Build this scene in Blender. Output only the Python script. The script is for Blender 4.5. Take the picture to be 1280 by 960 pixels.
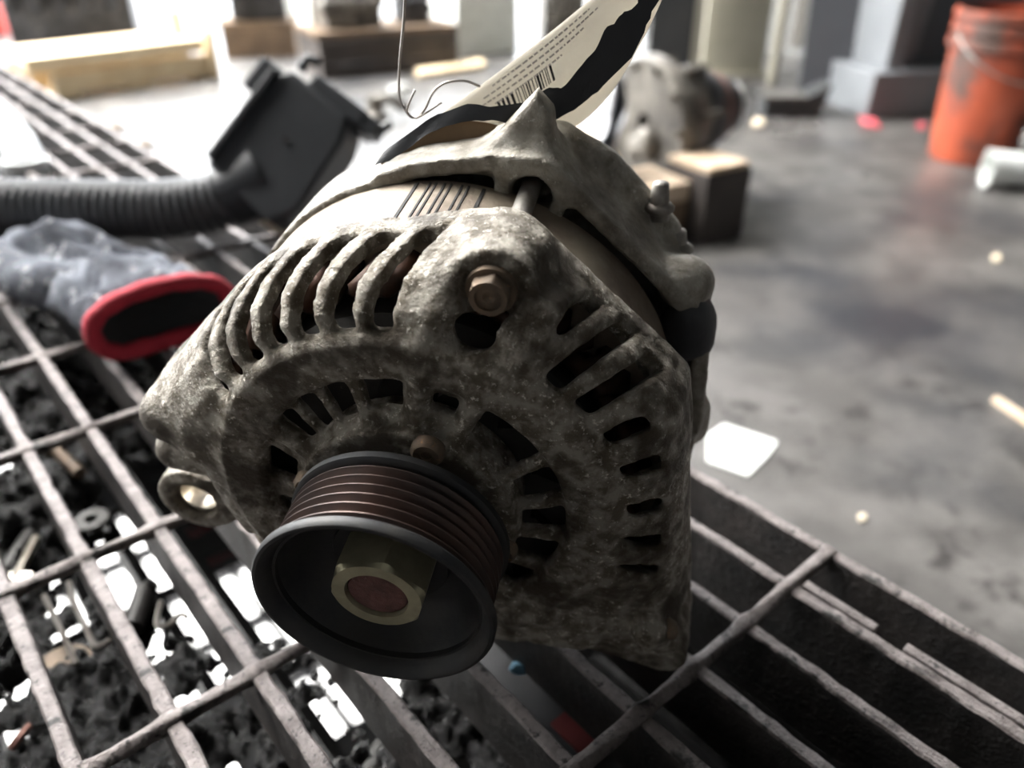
import bpy, bmesh, math, random
import numpy as np
from mathutils import Vector, Matrix
random.seed(7); rng = np.random.default_rng(11)
S = bpy.context.scene; COL = S.collection
for o in list(bpy.data.objects): bpy.data.objects.remove(o)

# ------------------------------------------------------------------ camera
FPX, PITCH, CAMZ = 970.0, math.radians(31.4), 0.230
cam_d = bpy.data.cameras.new('camera'); cam = bpy.data.objects.new('camera', cam_d); COL.objects.link(cam)
cam.location = (0, 0, CAMZ); cam.rotation_euler = (math.pi/2 - PITCH, 0, 0)
cam_d.sensor_width = 36.0; cam_d.lens = FPX/1280*36.0; cam_d.clip_start = 0.01; cam_d.clip_end = 200
cam_d.dof.use_dof = True; cam_d.dof.focus_distance = 0.212; cam_d.dof.aperture_fstop = 7.5
S.camera = cam
# ------------------------------------------------------------------ world, exposure
w = bpy.data.worlds.new('sky'); S.world = w; w.use_nodes = True
bg = w.node_tree.nodes['Background']; bg.inputs[0].default_value = (0.94, 0.97, 1.0, 1); bg.inputs[1].default_value = 6.0
SKYLIGHT = 44.0
S.view_settings.view_transform = 'Standard'; S.view_settings.look = 'None'
S.view_settings.exposure = 0.8; S.view_settings.gamma = 1.0; S.view_settings.use_curve_mapping = False

# ------------------------------------------------------------------ frames of reference
TH = math.radians(130.5)
DA = np.array([math.cos(TH), math.sin(TH), 0.]); DB = np.array([math.sin(TH), -math.cos(TH), 0.])   # along / across the bearing bars
FLOOR = -0.35
def SQ(s, q, z=0.0): return Vector(tuple(DB*s + DA*q + np.array([0, 0, z])))
CF = np.array([0, math.cos(PITCH), -math.sin(PITCH)]); CU = np.array([0, math.sin(PITCH), math.cos(PITCH)]); CC = np.array([0, 0, CAMZ])
def ray(u, v): return (u-640)/FPX*np.array([1., 0, 0]) - (v-480)/FPX*CU + CF
def W(u, v, z=0.0):                     # the point of the level z that the photograph shows at (u, v)
    d = ray(u, v); return Vector(tuple(CC + d*(z-CC[2])/d[2]))
def D(u, v, dep): return Vector(tuple(CC + ray(u, v)*dep))
ALT0 = np.array([-.0367, .1418, .0744]); AZ, TILT = 1.3868, 0.1289
AX = np.array([math.cos(AZ)*math.cos(TILT), math.sin(AZ)*math.cos(TILT), math.sin(TILT)])
EX = np.array([math.sin(AZ), -math.cos(AZ), 0.]); EZ = np.cross(EX, AX)
ALTM = Matrix(((EX[0], AX[0], EZ[0], ALT0[0]), (EX[1], AX[1], EZ[1], ALT0[1]), (EX[2], AX[2], EZ[2], ALT0[2]), (0, 0, 0, 1)))
def LP(u, v, t):                        # point at axial distance t (mm) along the alternator
    d = ray(u, v); o = ALT0 + AX*t*.001; k = ((o-CC) @ AX)/(d @ AX); return Vector(tuple(CC + d*k))

# ------------------------------------------------------------------ materials
MATS = {}
def mat(name, c1, c2=None, scale=30, rough=.6, metal=0., bump=0., bscale=None, c3=None, c3t=.68, detail=6, contrast=(.35, .65), rough2=None, spec=.5, c4=None, c4scale=None, c4t=(.6, .66), emit=None, estr=0, bdist=.001, trans=0, wear=None, coords='Object'):
    m = bpy.data.materials.new(name); m.use_nodes = True; MATS[name] = m
    nt = m.node_tree; N = nt.nodes; L = nt.links; b = N['Principled BSDF']
    b.inputs['Roughness'].default_value = rough; b.inputs['Metallic'].default_value = metal
    b.inputs['Specular IOR Level'].default_value = spec
    if trans: b.inputs['Transmission Weight'].default_value = trans
    tc = N.new('ShaderNodeTexCoord')
    def noise(sc, det=detail, ro=.6):
        n = N.new('ShaderNodeTexNoise'); n.inputs['Scale'].default_value = sc; n.inputs['Detail'].default_value = det; n.inputs['Roughness'].default_value = ro
        L.new(tc.outputs[coords], n.inputs['Vector']); return n
    def ramp(src, lo, hi):
        r = N.new('ShaderNodeMapRange'); r.inputs[1].default_value = lo; r.inputs[2].default_value = hi; L.new(src, r.inputs[0]); return r.outputs[0]
    def mix(fac, a, bb):
        x = N.new('ShaderNodeMix'); x.data_type = 'RGBA'
        if isinstance(fac, float): x.inputs[0].default_value = fac
        else: L.new(fac, x.inputs[0])
        for i, v in ((6, a), (7, bb)):
            if isinstance(v, tuple): x.inputs[i].default_value = (*v[:3], 1)
            else: L.new(v, x.inputs[i])
        return x.outputs[2]
    col = c1
    if c2 is not None:
        n1 = noise(scale); fac = ramp(n1.outputs[0], *contrast); col = mix(fac, c1, c2)
        if rough2 is not None:
            r = N.new('ShaderNodeMapRange'); r.inputs[3].default_value = rough; r.inputs[4].default_value = rough2
            L.new(fac, r.inputs[0]); L.new(r.outputs[0], b.inputs['Roughness'])
    if c3 is not None:
        n2 = noise(scale*2.7, 8, .7); col = mix(ramp(n2.outputs[0], c3t-.04, c3t+.04), col, c3)
    if c4 is not None:
        n3 = noise(c4scale or scale*.35, 5, .6); col = mix(ramp(n3.outputs[0], *c4t), col, c4)
    if wear is not None:
        g = N.new('ShaderNodeNewGeometry'); col = mix(ramp(g.outputs['Pointiness'], wear[1], wear[2]), col, wear[0])
    if isinstance(col, tuple): b.inputs['Base Color'].default_value = (*col[:3], 1)
    else: L.new(col, b.inputs['Base Color'])
    if bump:
        n4 = noise(bscale or scale*3, 8, .65); bp = N.new('ShaderNodeBump'); bp.inputs['Strength'].default_value = bump; bp.inputs['Distance'].default_value = bdist
        L.new(n4.outputs[0], bp.inputs['Height']); L.new(bp.outputs[0], b.inputs['Normal'])
    if emit is not None:
        b.inputs['Emission Color'].default_value = (*emit, 1); b.inputs['Emission Strength'].default_value = estr
    return m
mat('cast', (.37, .34, .29), (.14, .115, .082), 190, .5, .35, 1.0, 650, (.78, .74, .66), .61, 10, (.42, .58), c4=(.062, .048, .032), c4scale=48, c4t=(.47, .62), bdist=.0024)
mat('cast_rear', (.34, .32, .28), (.16, .14, .11), 140, .5, .3, .9, 700, (.55, .53, .50), .66, 9, (.38, .64), c4=(.085, .07, .055), c4scale=30, c4t=(.52, .68), bdist=.0008)
mat('stator', (.31, .265, .205), (.17, .128, .098), 60, .5, .3, .5, 300, (.40, .36, .27), .7, bdist=.0006)
mat('stator_line', (.012, .011, .010), rough=.8)
mat('black_steel', (.024, .026, .029), (.045, .043, .041), 70, .48, .5, .25, 500, rough2=.55, bdist=.0005)
mat('groove_steel', (.085, .055, .045), (.05, .04, .038), 60, .36, .6, .2, 700, c3=(.30, .10, .03), c3t=.73, bdist=.0003)
mat('nut_zinc', (.46, .43, .29), (.30, .28, .19), 90, .42, .6, .25, 600, bdist=.0003)
mat('rust_shaft', (.17, .075, .065), (.08, .035, .03), 220, .75, .2, .8, 600, (.32, .22, .20), .66, bdist=.0008)
mat('bolt_rust', (.17, .12, .08), (.09, .07, .052), 160, .6, .4, .6, 500, (.33, .17, .07), .64, bdist=.0006)
mat('stud_steel', (.30, .285, .265), (.17, .15, .13), 120, .5, .5, .5, 500, bdist=.0004)
mat('copper', (.07, .028, .014), (.025, .016, .012), 120, .45, .4, .4, 300, bdist=.0006)
mat('dark_iron', (.045, .042, .04), (.02, .018, .017), 60, .55, .3, .6, 300, (.16, .15, .14), .7, bdist=.0006)
mat('bushing', (.60, .56, .50), (.40, .36, .30), 90, .34, 1.0)
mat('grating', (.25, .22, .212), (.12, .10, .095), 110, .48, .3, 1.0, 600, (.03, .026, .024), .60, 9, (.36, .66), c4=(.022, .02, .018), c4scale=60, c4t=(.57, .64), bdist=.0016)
mat('dark_side_steel', (.018, .017, .017), (.05, .043, .04), 60, .5, .1, .9, 300, (.16, .14, .13), .68, bdist=.0015)
mat('sludge', (.006, .006, .0065), (.018, .017, .017), 90, .16, 0, 1.0, 420, rough2=.38, bdist=.003)
mat('oil', (.004, .004, .004), rough=.015, spec=.8)
mat('tray', (.02, .019, .018), (.05, .04, .035), 20, .5, .3, .5, 120)
mat('black_plastic', (.022, .025, .029), (.032, .035, .04), 30, .5, 0, .15, 300, bdist=.0003)
mat('conduit', (.06, .062, .067), (.085, .086, .09), 40, .42, 0, .2, 200, bdist=.0004)
mat('glove_knit', (.15, .165, .20), (.028, .033, .05), 32, .85, 0, 1.0, 900, (.40, .41, .44), .60, contrast=(.41, .53), bdist=.002)
mat('glove_dark', (.10, .105, .115), (.08, .085, .09), 60, .9, 0, .5, 900, bdist=.0006)
mat('cuff_red', (.52, .03, .055), (.40, .02, .04), 80, .8, 0, .8, 700, bdist=.0012)
mat('paper', (.74, .73, .70), (.68, .66, .62), 30, .8, 0, .1, 60)
def translucent(m):
    nt = m.node_tree; b = nt.nodes['Principled BSDF']; out = [n for n in nt.nodes if n.type == 'OUTPUT_MATERIAL'][0]
    t = nt.nodes.new('ShaderNodeBsdfTranslucent'); t.inputs[0].default_value = (.85, .80, .70, 1); mx = nt.nodes.new('ShaderNodeMixShader'); mx.inputs[0].default_value = .28
    nt.links.new(b.outputs[0], mx.inputs[1]); nt.links.new(t.outputs[0], mx.inputs[2]); nt.links.new(mx.outputs[0], out.inputs[0])
translucent(MATS['paper'])
mat('ink', (.03, .03, .035), rough=.7)
mat('ink_grey', (.42, .41, .40), rough=.7)
mat('rubber_black', (.012, .014, .018), (.02, .022, .026), 40, .55, 0, .4, 120)
mat('brown_card', (.20, .13, .07), (.14, .09, .05), 40, .8, 0, .2, 100)
mat('wire', (.45, .43, .40), (.25, .22, .2), 80, .4, .8)
mat('pvc', (.75, .77, .78), (.6, .62, .63), 12, .35, 0, .1, 60)
mat('pine', (.80, .66, .44), (.66, .50, .30), 9, .75, 0, .3, 60, bdist=.002)
mat('old_wood', (.20, .135, .085), (.10, .068, .045), 12, .8, 0, .5, 60, bdist=.002)
mat('dark_wood', (.07, .058, .052), (.04, .034, .032), 12, .8, 0, .5, 60, bdist=.002)
mat('pale_wood', (.62, .50, .38), (.45, .33, .22), 14, .75, 0, .4, 60, bdist=.002)
mat('engine_dark', (.035, .036, .04), (.10, .10, .105), 9, .45, .4, .6, 40, (.35, .35, .36), .66, bdist=.004)
mat('engine_alu', (.24, .22, .19), (.085, .078, .07), 14, .5, .4, .6, 50, (.55, .52, .48), .66, bdist=.004)
mat('film', (.62, .63, .65), (.36, .37, .40), 26, .2, 0, .9, 40, bdist=.01)
mat('rust_red', (.30, .15, .12), (.2, .1, .08), 20, .6, .3, .4, 60)
mat('bucket', (.44, .085, .035), (.30, .06, .03), 7, .5, 0, .2, 40, c4=(.085, .05, .04), c4scale=6.0, c4t=(.44, .60))
mat('bucket_grime', (.40, .08, .03), (.15, .05, .03), 8, .6, 0, .2, 40)
mat('white_plastic', (.80, .82, .80), (.66, .68, .65), 20, .4, 0, .1, 60)
mat('grey_paint', (.125, .135, .15), (.10, .11, .122), 3, .5, .1, .1, 30)
mat('grey_light', (.26, .275, .29), (.20, .21, .225), 4, .5, .1, .1, 30)
mat('cream_paint', (.46, .44, .36), (.36, .34, .27), 5, .7, 0, .2, 30)
mat('dark_paint', (.022, .026, .028), (.04, .04, .04), 5, .6)
mat('red_paint', (.62, .07, .05), (.5, .05, .04), 5, .5)
mat('pink_cloth', (.7, .12, .15), (.55, .08, .1), 40, .7)
mat('dull_red', (.22, .03, .03), (.15, .025, .025), 30, .7)
mat('dark_grey', (.06, .06, .063), (.045, .045, .048), 40, .6)
mat('blue_bit', (.22, .45, .60), rough=.5)
mat('gear_iron', (.20, .19, .18), (.08, .075, .07), 30, .5, .5, .5, 60)
mat('wall', (.21, .21, .205), (.16, .16, .155), 1.2, .8, 0, .2, 12)
mat('ceiling', (.09, .09, .09), (.07, .07, .07), 1.5, .9)
mat('mullion', (.05, .05, .055), rough=.7)
mat('skylight', (.8, .85, .9), rough=.5, emit=(1.0, .985, .95), estr=SKYLIGHT)
mat('ground', (.5, .49, .47), (.42, .41, .4), 1.5, .8)
mat('chip_cream', (.75, .66, .50), (.62, .52, .38), 40, .8)
def floor_mat():
    m = mat('concrete', (.115, .109, .104), (.07, .066, .063), 6, .42, 0, .7, 70, c3=(.035, .032, .031), c3t=.59, detail=12, contrast=(.42, .58), c4=(.028, .029, .033), c4scale=2.3, c4t=(.50, .66), bdist=.002)
    nt = m.node_tree; N = nt.nodes; b = N['Principled BSDF']; tc = [n for n in N if n.type == 'TEX_COORD'][0]
    n = N.new('ShaderNodeTexNoise'); n.inputs['Scale'].default_value = 3.0; n.inputs['Detail'].default_value = 6
    nt.links.new(tc.outputs['Object'], n.inputs['Vector'])
    r = N.new('ShaderNodeMapRange'); r.inputs[1].default_value = .3; r.inputs[2].default_value = .7; r.inputs[3].default_value = .24; r.inputs[4].default_value = .50
    nt.links.new(n.outputs[0], r.inputs[0]); nt.links.new(r.outputs[0], b.inputs['Roughness'])
floor_mat()

# ------------------------------------------------------------------ mesh helpers
class MB:
    def __init__(s): s.v = []; s.f = []
    def add(s, vs, fs):
        o = len(s.v); s.v += [tuple(p) for p in vs]; s.f += [tuple(i+o for i in f) for f in fs]; return s
    def box(s, c, d, M=None):
        x, y, z = d[0]/2, d[1]/2, d[2]/2
        vs = [Vector((i*x, j*y, k*z)) for i in (-1, 1) for j in (-1, 1) for k in (-1, 1)]
        M = M or Matrix.Identity(3)
        return s.add([M @ p + Vector(c) for p in vs], [(0, 1, 3, 2), (4, 6, 7, 5), (0, 4, 5, 1), (2, 3, 7, 6), (0, 2, 6, 4), (1, 5, 7, 3)])
    def cbox(s, c, d, e, M=None):        # chamfered box
        x, y, z = d[0]/2, d[1]/2, d[2]/2; bm = bmesh.new(); bmesh.ops.create_cube(bm, size=1)
        for v in bm.verts: v.co = Vector((v.co.x*d[0], v.co.y*d[1], v.co.z*d[2]))
        bmesh.ops.bevel(bm, geom=bm.edges[:], offset=e, segments=2, affect='EDGES', profile=.6)
        M = M or Matrix.Identity(3); bm.verts.index_update()
        s.add([M @ v.co + Vector(c) for v in bm.verts], [[v.index for v in f.verts] for f in bm.faces]); bm.free(); return s
    def tube(s, pts, rad, n=10, cap=True, closed=False, up=None):
        pts = [Vector(p) for p in pts]; k = len(pts); rads = rad if hasattr(rad, '__len__') else [rad]*k
        T = []
        for i in range(k):
            a = pts[(i-1) % k] if (closed or i > 0) else pts[i]; b = pts[(i+1) % k] if (closed or i < k-1) else pts[i]
            T.append((b-a).normalized())
        u = Vector(up) if up else (Vector((0, 0, 1)) if abs(T[0].z) < .9 else Vector((1, 0, 0)))
        vs = []
        for i in range(k):
            u = (u - T[i]*u.dot(T[i])).normalized(); w_ = T[i].cross(u)
            vs += [pts[i] + (u*math.cos(2*math.pi*j/n) + w_*math.sin(2*math.pi*j/n))*rads[i] for j in range(n)]
        fs = []
        for i in range(k if closed else k-1):
            for j in range(n):
                a = i*n+j; b = i*n+(j+1) % n; c = ((i+1) % k)*n+(j+1) % n; d_ = ((i+1) % k)*n+j; fs.append((a, b, c, d_))
        if cap and not closed: fs += [tuple(range(n))[::-1], tuple(range((k-1)*n, k*n))]
        return s.add(vs, fs)
    def lathe(s, prof, n=64, axis='y', c=(0, 0, 0), close=False):
        vs = []; k = len(prof)
        for r, t in prof:
            for j in range(n):
                a = 2*math.pi*j/n; x, z = r*math.cos(a), r*math.sin(a)
                vs.append((c[0]+x, c[1]+t, c[2]+z) if axis == 'y' else (c[0]+x, c[1]+z, c[2]+t))
        fs = []
        for i in range(k if close else k-1):
            for j in range(n):
                i2 = (i+1) % k; f = (i*n+j, i*n+(j+1) % n, i2*n+(j+1) % n, i2*n+j); fs.append(f if axis == 'y' else f[::-1])
        return s.add(vs, fs)
    def prism(s, poly, h0, h1, fn):      # fn(x, y, h) -> point
        n = len(poly); vs = [fn(x, y, h0) for x, y in poly] + [fn(x, y, h1) for x, y in poly]
        fs = [tuple(range(n)), tuple(range(n, 2*n))[::-1]] + [(i, i+n, (i+1) % n+n, (i+1) % n) for i in range(n)]
        return s.add(vs, fs)
    def grid(s, P):                      # rows of points
        R = len(P); C_ = len(P[0]); return s.add([p for row in P for p in row], [(i*C_+j, i*C_+j+1, (i+1)*C_+j+1, (i+1)*C_+j) for i in range(R-1) for j in range(C_-1)])
    def blob(s, c, d, seed=0, n=3, amp=.12, M=None):
        bm = bmesh.new(); bmesh.ops.create_icosphere(bm, subdivisions=n, radius=1)
        r = random.Random(seed); ph = [(Vector((r.uniform(-1, 1), r.uniform(-1, 1), r.uniform(-1, 1)))*r.uniform(2, 5), r.uniform(0, 6)) for _ in range(6)]
        M = M or Matrix.Identity(3); out = []
        for v in bm.verts:
            k = 1+amp*sum(math.sin(v.co.dot(a)+b) for a, b in ph)/2.2
            out.append(M @ Vector((v.co.x*d[0]*k, v.co.y*d[1]*k, v.co.z*d[2]*k)) + Vector(c))
        bm.verts.index_update(); s.add(out, [[v.index for v in f.verts] for f in bm.faces]); bm.free(); return s
    def mesh(s, name, m, smooth=False, fix=True, auto=None):
        me = bpy.data.meshes.new(name); me.from_pydata([tuple(p) for p in s.v], [], s.f); me.materials.append(MATS[m])
        if fix:
            bm = bmesh.new(); bm.from_mesh(me); bmesh.ops.recalc_face_normals(bm, faces=bm.faces[:]); bm.to_mesh(me); bm.free()
        if smooth or auto:
            me.polygons.foreach_set('use_smooth', [True]*len(me.polygons))
            if auto: me.set_sharp_from_angle(angle=math.radians(auto))
        me.update(); return me
def link(name, me, parent=None, loc=None, M=None):
    o = bpy.data.objects.new(name, me); COL.objects.link(o)
    if parent: o.parent = parent
    if M is not None: o.matrix_local = M
    if loc is not None: o.location = loc
    return o
def put(name, mb, m, parent=None, smooth=False, auto=None, loc=None, M=None): return link(name, mb.mesh(name, m, smooth, True, auto), parent, loc, M)
def tag(o, label, cat, group=None):
    o['label'] = label; o['category'] = cat
    if group: o['group'] = group
    return o
def thing(name, label, cat, loc=(0, 0, 0), rz=0, group=None, M=None):
    o = bpy.data.objects.new(name, None); COL.objects.link(o); o.empty_display_size = .02
    o.location = loc; o.rotation_euler = (0, 0, rz)
    if M is not None: o.matrix_world = M
    return tag(o, label, cat, group)
def struct(o): o['kind'] = 'structure'; return o
def shift(mb, c):                        # make points relative to a base point
    c = Vector(c); mb.v = [tuple(Vector(p)-c) for p in mb.v]; return mb
def crv(pts, n):                         # catmull-rom through points
    P = [Vector(p) for p in pts]; P = [2*P[0]-P[1]] + P + [2*P[-1]-P[-2]]; out = []
    m = len(P)-3
    for i in range(n+1):
        t = i/n*m; k = min(int(t), m-1); t -= k; a, b, c, d = P[k:k+4]
        out.append(.5*((2*b)+(c-a)*t+(2*a-5*b+4*c-d)*t*t+(3*b-a-3*c+d)*t**3))
    return out
def vnoise(x, y, seed, z=None):          # smooth value noise, numpy
    r = np.random.default_rng(seed); G = r.random((64, 64))
    xi = np.floor(x).astype(int); yi = np.floor(y).astype(int); fx = x-xi; fy = y-yi; fx = fx*fx*(3-2*fx); fy = fy*fy*(3-2*fy)
    g = lambda a, b: G[a % 64, b % 64]
    return (g(xi, yi)*(1-fx)+g(xi+1, yi)*fx)*(1-fy)+(g(xi, yi+1)*(1-fx)+g(xi+1, yi+1)*fx)*fy
def fbm(x, y, seed, o=4): return sum(vnoise(x*2**i, y*2**i, seed+i)*.5**i for i in range(o))/sum(.5**i for i in range(o))

# ------------------------------------------------------------------ implicit surfaces (cast parts)
def nets(F, org, h):
    nx, ny, nz = F.shape; ins = F < 0
    cs = ins[:-1, :-1, :-1].astype(np.int8)
    corners = [(i, j, k) for i in (0, 1) for j in (0, 1) for k in (0, 1)]
    cnt = sum(ins[i:nx-1+i, j:ny-1+j, k:nz-1+k].astype(np.int8) for i, j, k in corners)
    act = (cnt > 0) & (cnt < 8); idx = np.argwhere(act); n = len(idx)
    val = np.stack([F[idx[:, 0]+i, idx[:, 1]+j, idx[:, 2]+k] for i, j, k in corners], 1)
    acc = np.zeros((n, 3)); num = np.zeros(n)
    for a in range(8):
        for b in range(a+1, 8):
            ca, cb = np.array(corners[a]), np.array(corners[b])
            if abs(ca-cb).sum() != 1: continue
            va, vb = val[:, a], val[:, b]; x = (va < 0) != (vb < 0); t = np.where(x, va/np.where(x, va-vb, 1), 0)
            acc += np.where(x[:, None], ca+(cb-ca)*t[:, None], 0); num += x
    V = (idx + acc/num[:, None])*h + np.array(org)
    ID = -np.ones(act.shape, np.int64); ID[tuple(idx.T)] = np.arange(n); Q = []
    for ax in range(3):
        sl0 = [slice(None)]*3; sl1 = [slice(None)]*3; sl0[ax] = slice(0, -1); sl1[ax] = slice(1, None)
        A, B = ins[tuple(sl0)], ins[tuple(sl1)]; e = np.argwhere(A != B); b1, b2 = (ax+1) % 3, (ax+2) % 3
        ok = (e[:, b1] > 0) & (e[:, b2] > 0) & (e[:, b1] < F.shape[b1]-1) & (e[:, b2] < F.shape[b2]-1); e = e[ok]
        fl = A[tuple(e.T)]; qs = []
        for d1, d2 in ((1, 1), (0, 1), (0, 0), (1, 0)):
            c = e.copy(); c[:, b1] -= d1; c[:, b2] -= d2; qs.append(ID[tuple(c.T)])
        q = np.stack(qs, 1); q[~fl] = q[~fl][:, ::-1]; Q.append(q)
    return V, np.concatenate(Q)
def np_mesh(name, V, Q, m):
    me = bpy.data.meshes.new(name); me.vertices.add(len(V)); me.vertices.foreach_set('co', V.astype(np.float32).ravel())
    me.loops.add(Q.size); me.loops.foreach_set('vertex_index', Q.astype(np.int32).ravel())
    me.polygons.add(len(Q)); me.polygons.foreach_set('loop_start', np.arange(0, Q.size, 4, dtype=np.int32))
    me.polygons.foreach_set('use_smooth', np.ones(len(Q), bool)); me.update(calc_edges=True); me.validate(); me.materials.append(MATS[m]); return me
def smin(a, b, k): h = np.clip(.5+.5*(b-a)/k, 0, 1); return b+(a-b)*h-k*h*(1-h)
def smax(a, b, k): return -smin(-a, -b, k)
def seg2(px, py, a, b):
    dx, dy = b[0]-a[0], b[1]-a[1]; t = np.clip(((px-a[0])*dx+(py-a[1])*dy)/(dx*dx+dy*dy), 0, 1); return np.hypot(px-a[0]-t*dx, py-a[1]-t*dy)
def caps(X, T, Z, a, b, r, r2=None):
    d = np.subtract(b, a); l = (d*d).sum() or 1; t = np.clip(((X-a[0])*d[0]+(T-a[1])*d[1]+(Z-a[2])*d[2])/l, 0, 1)
    return np.sqrt((X-a[0]-t*d[0])**2+(T-a[1]-t*d[1])**2+(Z-a[2]-t*d[2])**2)-(r if r2 is None else r+(r2-r)*t)
def cyl(X, T, Z, c, r, t0, t1): return np.maximum(np.hypot(X-c[0], Z-c[1])-r, np.abs(T-(t0+t1)/2)-(t1-t0)/2)
def outline(circ, polys):                # largest radius of circle + convex polygons per direction
    A = np.radians(np.arange(-180, 181, .5)); R = np.full(A.shape, float(circ))
    for P in polys:
        for i in range(len(P)):
            (x1, y1), (x2, y2) = P[i], P[(i+1) % len(P)]; ex, ey = x2-x1, y2-y1
            den = np.cos(A)*ey-np.sin(A)*ex; den = np.where(abs(den) < 1e-9, 1e-9, den)
            rr = (x1*ey-y1*ex)/den; u = (rr*np.cos(A)-x1)*ex+(rr*np.sin(A)-y1)*ey; u /= ex*ex+ey*ey
            R = np.where((rr > 0) & (u >= -.001) & (u <= 1.001), np.maximum(R, rr), R)
    k = np.ones(9)/9; Rp = np.concatenate([R[-9:-1], R, R[1:9]]); return A, np.convolve(Rp, k, 'same')[8:-8]
def grid3(x0, x1, t0, t1, z0, z1, h):
    xs = np.arange(x0, x1, h); ts = np.arange(t0, t1, h); zs = np.arange(z0, z1, h)
    return [a.astype(np.float32) for a in np.meshgrid(xs, ts, zs, indexing='ij')]
def rough3(X, T, Z, f, seed):            # cheap lumpy casting noise
    r = np.random.default_rng(seed); out = 0
    for i in range(5):
        k = r.normal(size=3)*f*(1+i*.5); out = out+np.sin(X*k[0]+T*k[1]+Z*k[2]+r.random()*6)/(1+i*.35)
    return out

# ================================================================== the setting
def slab(name, s0, s1, q0, q1, z0, z1, m):
    mb = MB(); P = [SQ(s, q, z) for z in (z0, z1) for s, q in ((s0, q0), (s1, q0), (s1, q1), (s0, q1))]
    mb.add(P, [(0, 1, 2, 3), (4, 5, 6, 7), (0, 1, 5, 4), (1, 2, 6, 5), (2, 3, 7, 6), (3, 0, 4, 7)]); return put(name, mb, m)
struct(slab('floor', -5, 12, -5, 16, FLOOR-.1, FLOOR, 'concrete'))
CEIL = 4.4
struct(slab('wall_right', 3.5, 3.7, -5, 3.0, FLOOR, CEIL, 'wall'))
struct(slab('wall_behind', -5, 3.7, -5.2, -5, FLOOR, CEIL, 'wall'))
struct(slab('wall_left', -5.2, -5, -5, 9, FLOOR, CEIL, 'wall'))
SK = (-3.6, 1.9, 3.2, 8.6)               # skylight s0 s1 q0 q1
cl = struct(slab('ceiling', -5.2, 3.7, -5.2, SK[2], CEIL, CEIL+.2, 'ceiling'))
for s0, s1, q0, q1 in ((-5.2, SK[0], SK[2], 9), (SK[1], 3.7, SK[2], 9), (SK[0], SK[1], SK[3], 9)): slab('ceiling_panel', s0, s1, q0, q1, CEIL, CEIL+.2, 'ceiling').parent = cl
win = bpy.data.objects.new('window_1', None); COL.objects.link(win); struct(win)
ns, nq = 19, 8; ds, dq = (SK[1]-SK[0])/ns, (SK[3]-SK[2])/nq
pane = None
for i in range(ns):
    for j in range(nq):
        c = SQ(SK[0]+(i+.5)*ds, SK[2]+(j+.5)*dq, CEIL+.12)
        if pane is None: pane = MB().box((0, 0, 0), (ds-.004, dq-.004, .01)).mesh('pane', 'skylight')
        link('pane', pane, win, M=Matrix.Translation(c) @ Matrix.Rotation(TH-math.pi/2, 4, 'Z'))
for i in range(ns+1):
    mb = MB().box((0, 0, 0), (.05, SK[3]-SK[2], .1)); put('mullion', mb, 'mullion', win, M=Matrix.Translation(SQ(SK[0]+i*ds, (SK[2]+SK[3])/2, CEIL+.05)) @ Matrix.Rotation(TH-math.pi/2, 4, 'Z'))
for j in range(nq+1):
    mb = MB().box((0, 0, 0), (SK[1]-SK[0], .07, .1)); put('mullion', mb, 'mullion', win, M=Matrix.Translation(SQ((SK[0]+SK[1])/2, SK[2]+j*dq, CEIL+.04)) @ Matrix.Rotation(TH-math.pi/2, 4, 'Z'))

# ================================================================== grating table
G = thing('steel_grating', 'rusty steel floor grating of long bearing bars and twisted cross rods under the alternator', 'grating', SQ(0, .8, 0), TH-math.pi/2)
Q0, Q1 = -.15, 2.0                       # local x = s, local y = q - .8
def bar_mesh(seed, th=.0056, dep=.030):
    qs = np.arange(Q0, Q1, .003); n = len(qs); P = []
    a = fbm(qs*150, qs*0+seed*3.3, seed, 4)-.5; b = fbm(qs*170, qs*0+seed*5.1+9, seed+20, 4)-.5; c = fbm(qs*160, qs*0+seed*7.7+4, seed+40, 3)-.5
    prof = [(-.5, -1), (-.5, -.12), (-.5, -.03), (-.36, 0), (.36, 0), (.5, -.03), (.5, -.12), (.5, -1)]; rows = []
    for i in range(n):
        rows.append([Vector((x*th*(1+.5*(a[i] if x < 0 else b[i])*(1 if z > -.5 else .2)), qs[i]-.8, z*dep+(c[i]*.0011-.0002 if z > -.5 else 0))) for x, z in prof])
    mb = MB().grid(rows); k = len(prof)
    mb.f += [(i*k, (i+1)*k, (i+1)*k+k-1, i*k+k-1) for i in range(n-1)] + [tuple(range(k)), tuple(range((n-1)*k, n*k))]
    me = mb.mesh('bearing_bar', 'grating', auto=40); me.materials.append(MATS['dark_side_steel'])
    for p in me.polygons: p.material_index = 0 if p.normal.z > .35 else 1  # darker steel on every face that does not point up
    return me
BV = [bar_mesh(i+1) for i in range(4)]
SB = [-.0105+.03*k for k in range(-15, 10)]
for i, s in enumerate(SB): link('bearing_bar', BV[i % 4], G, loc=(s, 0, 0))
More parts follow.
